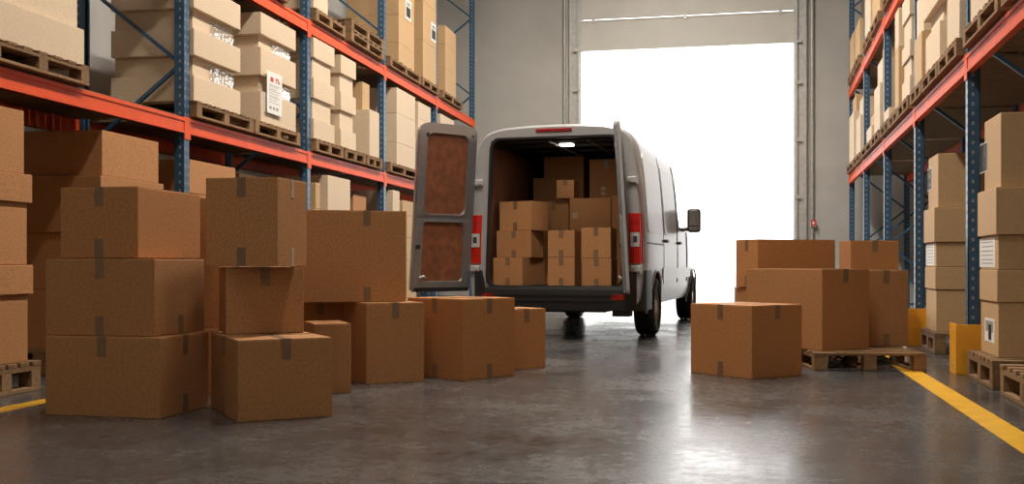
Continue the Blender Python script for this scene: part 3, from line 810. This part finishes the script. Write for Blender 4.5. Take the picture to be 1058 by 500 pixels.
# doors
def leaf(sy, ang, hy=None):
    """local: u away from hinge, z up, n towards the inside when closed; hinge line leans with the body side."""
    Wd = .80; z0, z1 = .545, 2.41
    def hz(z): return 0
    mid = 1.36
    def ringpts(y0, y1, za, zb, r, rt, n=6):
        pts = []
        for (u, z, a0, rr) in ((y1, za, -90, r[0]), (y1, zb, 0, r[1]), (y0, zb, 90, r[2]), (y0, za, 180, r[3])):
            cu = u-rr if u == y1 else u+rr; cz = za+rr if z == za else zb-rr
            for k in range(n+1):
                a = R(a0+90*k/n); pts.append((cu+rr*math.cos(a), cz+rr*math.sin(a)))
        return [(u+rt*hz(z)*(1-u/Wd)*.9, z) for u, z in pts]
    d = empty('rear_door', (-.035, sy*((halfw(.85)-.005) if hy is None else hy), 0), 0); d.parent = van
    # closed direction of u is towards the van centre (-sy y); open by rotating about z
    d.rotation_euler = (0, 0, 0)
    ca, sa = math.cos(R(ang)), math.sin(R(ang))
    def P(u, n, z):                 # u along leaf, n inward side
        # closed: u -> (0,-sy), n -> (+x)
        x, y = n, -sy*u
        a = R(ang)*(-sy)            # swing outwards
        a = -a if False else a
        return (x*math.cos(a)-y*math.sin(a), x*math.sin(a)+y*math.cos(a)-sy*.085*(z-.85)/1.5, z)   # the hinge line leans in with the body side
    def lay(pts, n): return [P(u, n, z) for u, z in pts]
    ou = ringpts(0, Wd, z0, z1, (.05, .13, .10, .05), 1)
    m = MB(); m.loft([lay(ou, -.03), lay(ou, .0)], True, True); m.build('door_skin', M['white'], d, smooth=False)
    for nm, za, zb, ro, ri in (('u', mid, z1, (.001, .13, .10, .001), .09), ('l', z0, mid, (.05, .001, .001, .05), .05)):
        o_ = ringpts(0, Wd, za, zb, ro, 1); i_ = ringpts(.115, Wd-.10, za+(.04 if nm == 'u' else .11), zb-(.11 if nm == 'u' else .04), (ri, ri, ri, ri), 1)
        i2 = ringpts(.125, Wd-.11, za+(.05 if nm == 'u' else .12), zb-(.12 if nm == 'u' else .05), (ri, ri, ri, ri), 1)
        m = MB(); m.loft([lay(o_, .0), lay(o_, .035), lay(i_, .042), lay(i2, .018), lay(i2, .0)], True); m.build('door_frame', M['doormetal'], d, smooth=True)
        m = MB(); m.loft([lay(i2, .004), lay(i2, .020)], True, True); m.build('plywood_panel', M['ply'], d)
    m = MB(); m.loft([[P(0.02, a, b) for a, b in ((.0, z0), (.045, z0), (.045, z0+.045), (0, z0+.045))], [P(Wd-.02, a, b) for a, b in ((.0, z0), (.045, z0), (.045, z0+.045), (0, z0+.045))]], True, True)
    m.build('bottom_seal', M['black'], d)
    m = MB(); m.loft([[P(Wd-.07, a, b) for a, b in ((.036, 1.02), (.046, 1.02), (.046, 1.06), (.036, 1.06))], [P(Wd-.015, a, b) for a, b in ((.036, 1.02), (.046, 1.02), (.046, 1.06), (.036, 1.06))]], True, True)
    m.build('lock_slot', M['black'], d)
    m = MB(); m.tube([P(Wd-.10, .035, 2.275), P(Wd-.10, .046, 2.275)], .022, 14); m.build('top_hole', M['black'], d)
    m = MB(); m.tube([P(.06, .035, 2.30), P(.06, .045, 2.30)], .012, 10); m.build('top_bolt', M['black'], d)
    m = MB(); m.tube([P(Wd-.16, .05, .70), P(Wd-.12, .07, .72), P(Wd-.08, .05, .70)], .012, 8); m.build('latch_rod', M['steel'], d)
    return d
leaf(1, 123)
leaf(-1, 100, .815)
# mirrors
for sy in (-1, 1):
    m = MB(); m.tube([(3.72, sy*.985, 1.34), (3.74, sy*1.12, 1.36)], .03, 10); m.box(3.69, 3.82, *sorted((sy*1.05, sy*1.24)), 1.30, 1.64, .035)
    mo = m.build('side_mirror', M['black'], van, smooth=False)
    m = MB(); m.box(3.684, 3.692, *sorted((sy*1.08, sy*1.22)), 1.40, 1.61, .003); m.build('mirror_glass', M['mirror'], mo)
    m = MB(); m.box(3.684, 3.692, *sorted((sy*1.08, sy*1.22)), 1.325, 1.385, .003); m.build('mirror_glass', M['mirror'], mo)
# wheels
def wheel(x, sy):
    w_ = empty('wheel', (x, sy*.885, .345)); w_.parent = van
    R0 = .345; hwid = .118
    pr = [(.205, -.10), (.235, -.115), (.30, -hwid-.006), (.33, -hwid+.01), (R0, -.085), (R0, -.045), (R0-.010, -.042), (R0-.010, -.034), (R0, -.031), (R0, -.004), (R0-.01, 0), (R0, .004),
          (R0, .031), (R0-.010, .034), (R0-.010, .042), (R0, .045), (R0, .085), (.33, hwid-.01), (.30, hwid+.006), (.235, .115), (.205, .10), (.195, 0)]
    m = MB(); m.lathe([(r, o*sy) for r, o in pr]+[(pr[0][0], pr[0][1]*sy)], 48); m.build('tyre', M['rubber'], w_, smooth=True)
    s = sy
    rp = [(.212, s*.10), (.200, s*.103), (.190, s*.07), (.165, s*.055), (.12, s*.075), (.085, s*.085), (.06, s*.10), (.0, s*.10)]
    m = MB(); m.lathe(rp, 36); rim = m.build('rim', M['rim'], w_, smooth=True)
    for k in range(10):
        a = 2*math.pi*k/10; m = MB(); m.tube([(.145*math.cos(a), s*.055, .145*math.sin(a)), (.145*math.cos(a), s*.0685, .145*math.sin(a))], .019, 10); m.build('rim_hole', M['black'], rim)
    for k in range(6):
        a = 2*math.pi*k/6; m = MB(); m.tube([(.078*math.cos(a), s*.08, .078*math.sin(a)), (.078*math.cos(a), s*.098, .078*math.sin(a))], .009, 6); m.build('wheel_nut', M['steel'], rim)
for x in AX:
    for sy in (-1, 1): wheel(x, sy)

# boxes loaded in the van, in the van's own frame (x forward, y left)
ca, sa = math.cos(VA), math.sin(VA)
GV = 'brown boxes loaded in the van'
fwd = (math.sin(R(16)), math.cos(R(16)))      # van heading in camera axes
lft = (-math.cos(R(16)), math.sin(R(16)))
def van_col(px, x):                            # van y of an image column at van depth x
    u = (px-CX)/F; A = VX+fwd[0]*x; B = VZ+fwd[1]*x
    return (u*B-A)/(lft[0]-u*lft[1])
def van_z(py, px, x):
    y = van_col(px, x); Zc = VZ+fwd[1]*x+lft[1]*y; return H+(HY-py)/F*Zc
def vbox(xd, pl, pr, z0, z1, label, d=.4, turn=0., tape='', m='kraft'):
    yl, yr = van_col(pl, xd), van_col(pr, xd)
    w_ = yl-yr
    X = vx+xd*ca-yl*sa; Y = vy+xd*sa+yl*ca
    return carton((X, Y, z0), VA-R(90)+R(turn), w_, d, z1-z0, label, m=m, tape=tape, group=GV)
Z0 = .604
def turned(xd, pn, pl, pr, al, z0, z1, label, tape='', m='kraft'):   # corner-on box, near edge at column pn
    y = van_col(pn, xd); Xc = VX+fwd[0]*xd+lft[0]*y; Zc = VZ+fwd[1]*xd+lft[1]*y
    return floor_box(pn, Zc, pl, pr, al, z0, z1, label, tape=tape, m=m, group=GV)
h1 = .33
turned(.10, 539.6, 509.5, 563, 67, Z0, .925, 'bottom brown box of the left column just inside the van', 'sS')
turned(.30, 548.6, 513, 561.5, 68, .928, 1.24, 'middle brown box of the left column just inside the van', 'sS')
turned(.30, 549, 516, 566.6, 60, 1.243, 1.585, 'top brown box of the left column just inside the van', 'sS')
vbox(.16, 566, 593.6, Z0, .925, 'lower brown box of the slim middle column in the van', .36, tape='fF', m='kraft')
vbox(.16, 566, 593.6, .928, 1.235, 'upper brown box of the slim middle column in the van', .36, tape='fF')
vbox(.12, 601, 631.5, Z0, .915, 'lower brown box of the right column in the van', .38, tape='fF')
vbox(.12, 600.5, 631, .918, 1.26, 'upper brown box of the right column in the van', .38, tape='fF')
# second row, deeper in
vbox(1.05, 556, 587.5, Z0, 1.13, 'hidden lower box behind the left columns in the van', .5)
vbox(1.05, 556, 587.5, 1.133, 1.62, 'brown box showing between the left column and the wide box in the van', .5, tape='f')
vbox(.98, 588.5, 631, Z0, 1.13, 'hidden lower box behind the right column in the van', .5)
v9 = vbox(.98, 588.5, 631, 1.133, 1.645, 'wide brown box with a small square label behind the right column', .5)
MB().box(.035, .10, -.002, 0, .27, .34).build('paper_label', M['tape_pale'], v9)
vbox(.98, 632, 641.5, Z0, 1.675, 'narrow upright brown box against the right wall of the van', .45)
vbox(1.0, 575, 593, 1.648, 1.872, 'smallest box, perched on the second row inside the van', .26, tape='f')
vbox(1.7, 548, 603, Z0, 1.30, 'hidden brown box deep in the van on the left', .5)
vbox(1.7, 551, 603, 1.303, 1.96, 'brown box behind the smallest one deep in the van', .5, tape='')
vbox(1.75, 562, 603, 1.963, 2.235, 'highest brown box, near the van ceiling', .5)
vbox(1.5, 609, 648, Z0, 1.55, 'hidden brown box deep in the van on the right', .5)
vbox(1.5, 609, 644, 1.553, 2.16, 'tall dark brown box at the upper right inside the van', .5, tape='f').name
v12 = [o for o in bpy.data.objects if o.get('label', '').startswith('tall dark brown box')][0]
for z_ in (.16, .22): MB().box(.15, .20, -.002, 0, z_, z_+.04).build('paper_label', M['tape_pale'], v12)

# ---------------------------------------------------------------- added fill lamps, daylight
ROWS = ['first', 'second', 'third', 'fourth', 'fifth', 'sixth', 'seventh', 'eighth']; lamps = []
def lamp(x, y, e):  # unseen fitting added as fill for the box faces and rack stacks
    r_ = empty('added_fill_lamp', (x, y, ZC)); tag(r_, 'added unseen fill lamp hung above the aisle, %s row from the front' % ROWS[len(lamps)], 'lamp', 'added fill lamps out of view'); lamps.append(r_)
    m = MB(); m.box(-.12, .12, -1.2, 1.2, -.62, -.54, .01); m.tube([(0, -.9, -.54), (0, -.9, 0)], .008, 6); m.tube([(0, .9, -.54), (0, .9, 0)], .008, 6); m.build('fill_lamp_housing', M['lampbody'], r_)
    m = MB(); m.box(-.10, .10, -1.15, 1.15, -.635, -.62); m.build('diffuser', M['lampglass'], r_)
    L = bpy.data.lights.new('fill_light', 'AREA'); L.shape = 'RECTANGLE'; L.size = .3; L.size_y = 2.3; L.energy = e; L.color = (1., .92, .81)
    o = bpy.data.objects.new('fill_light', L); C.objects.link(o); o.location = (x, y, ZC-.66)
for y in (-7.5, -4, 0, 4, 8, 12, 16): lamp(-1.5, y, {-7.5: 125, -4: 40, 0: 20, 4: 120, 8: 420}.get(y, 400))
# daylight enters by the back door: the sky does the lighting, portals only guide the sampling
wd = bpy.data.worlds.new('World'); bpy.context.scene.world = wd; wd.use_nodes = True
bg = wd.node_tree.nodes['Background']; bg.inputs['Color'].default_value = (1., .985, .96, 1); bg.inputs['Strength'].default_value = 4.6
def portal(x, y, z, sx, sz, rx):
    L = bpy.data.lights.new('door_daylight', 'AREA'); L.shape = 'RECTANGLE'; L.size = sx; L.size_y = sz; L.cycles.is_portal = True
    o = bpy.data.objects.new('door_daylight', L); C.objects.link(o); o.location = (x, y, z); o.rotation_euler = (rx, 0, 0)
portal((dx0+dx1)/2, YW+.28, dz/2, dx1-dx0, dz, R(-90))

# ---------------------------------------------------------------- camera and view
cam = bpy.data.cameras.new('camera'); co = bpy.data.objects.new('camera', cam); C.objects.link(co)
co.location = (0, 0, H); co.rotation_euler = (R(90), 0, TH)
cam.sensor_width = 36; cam.lens = F/1058*36; cam.shift_y = (HY-250)/1058; cam.clip_end = 300
bpy.context.scene.camera = co
vs_ = bpy.context.scene.view_settings
vs_.view_transform = 'Standard'; vs_.look = 'None'; vs_.gamma = 1; vs_.use_curve_mapping = False; vs_.exposure = -.12
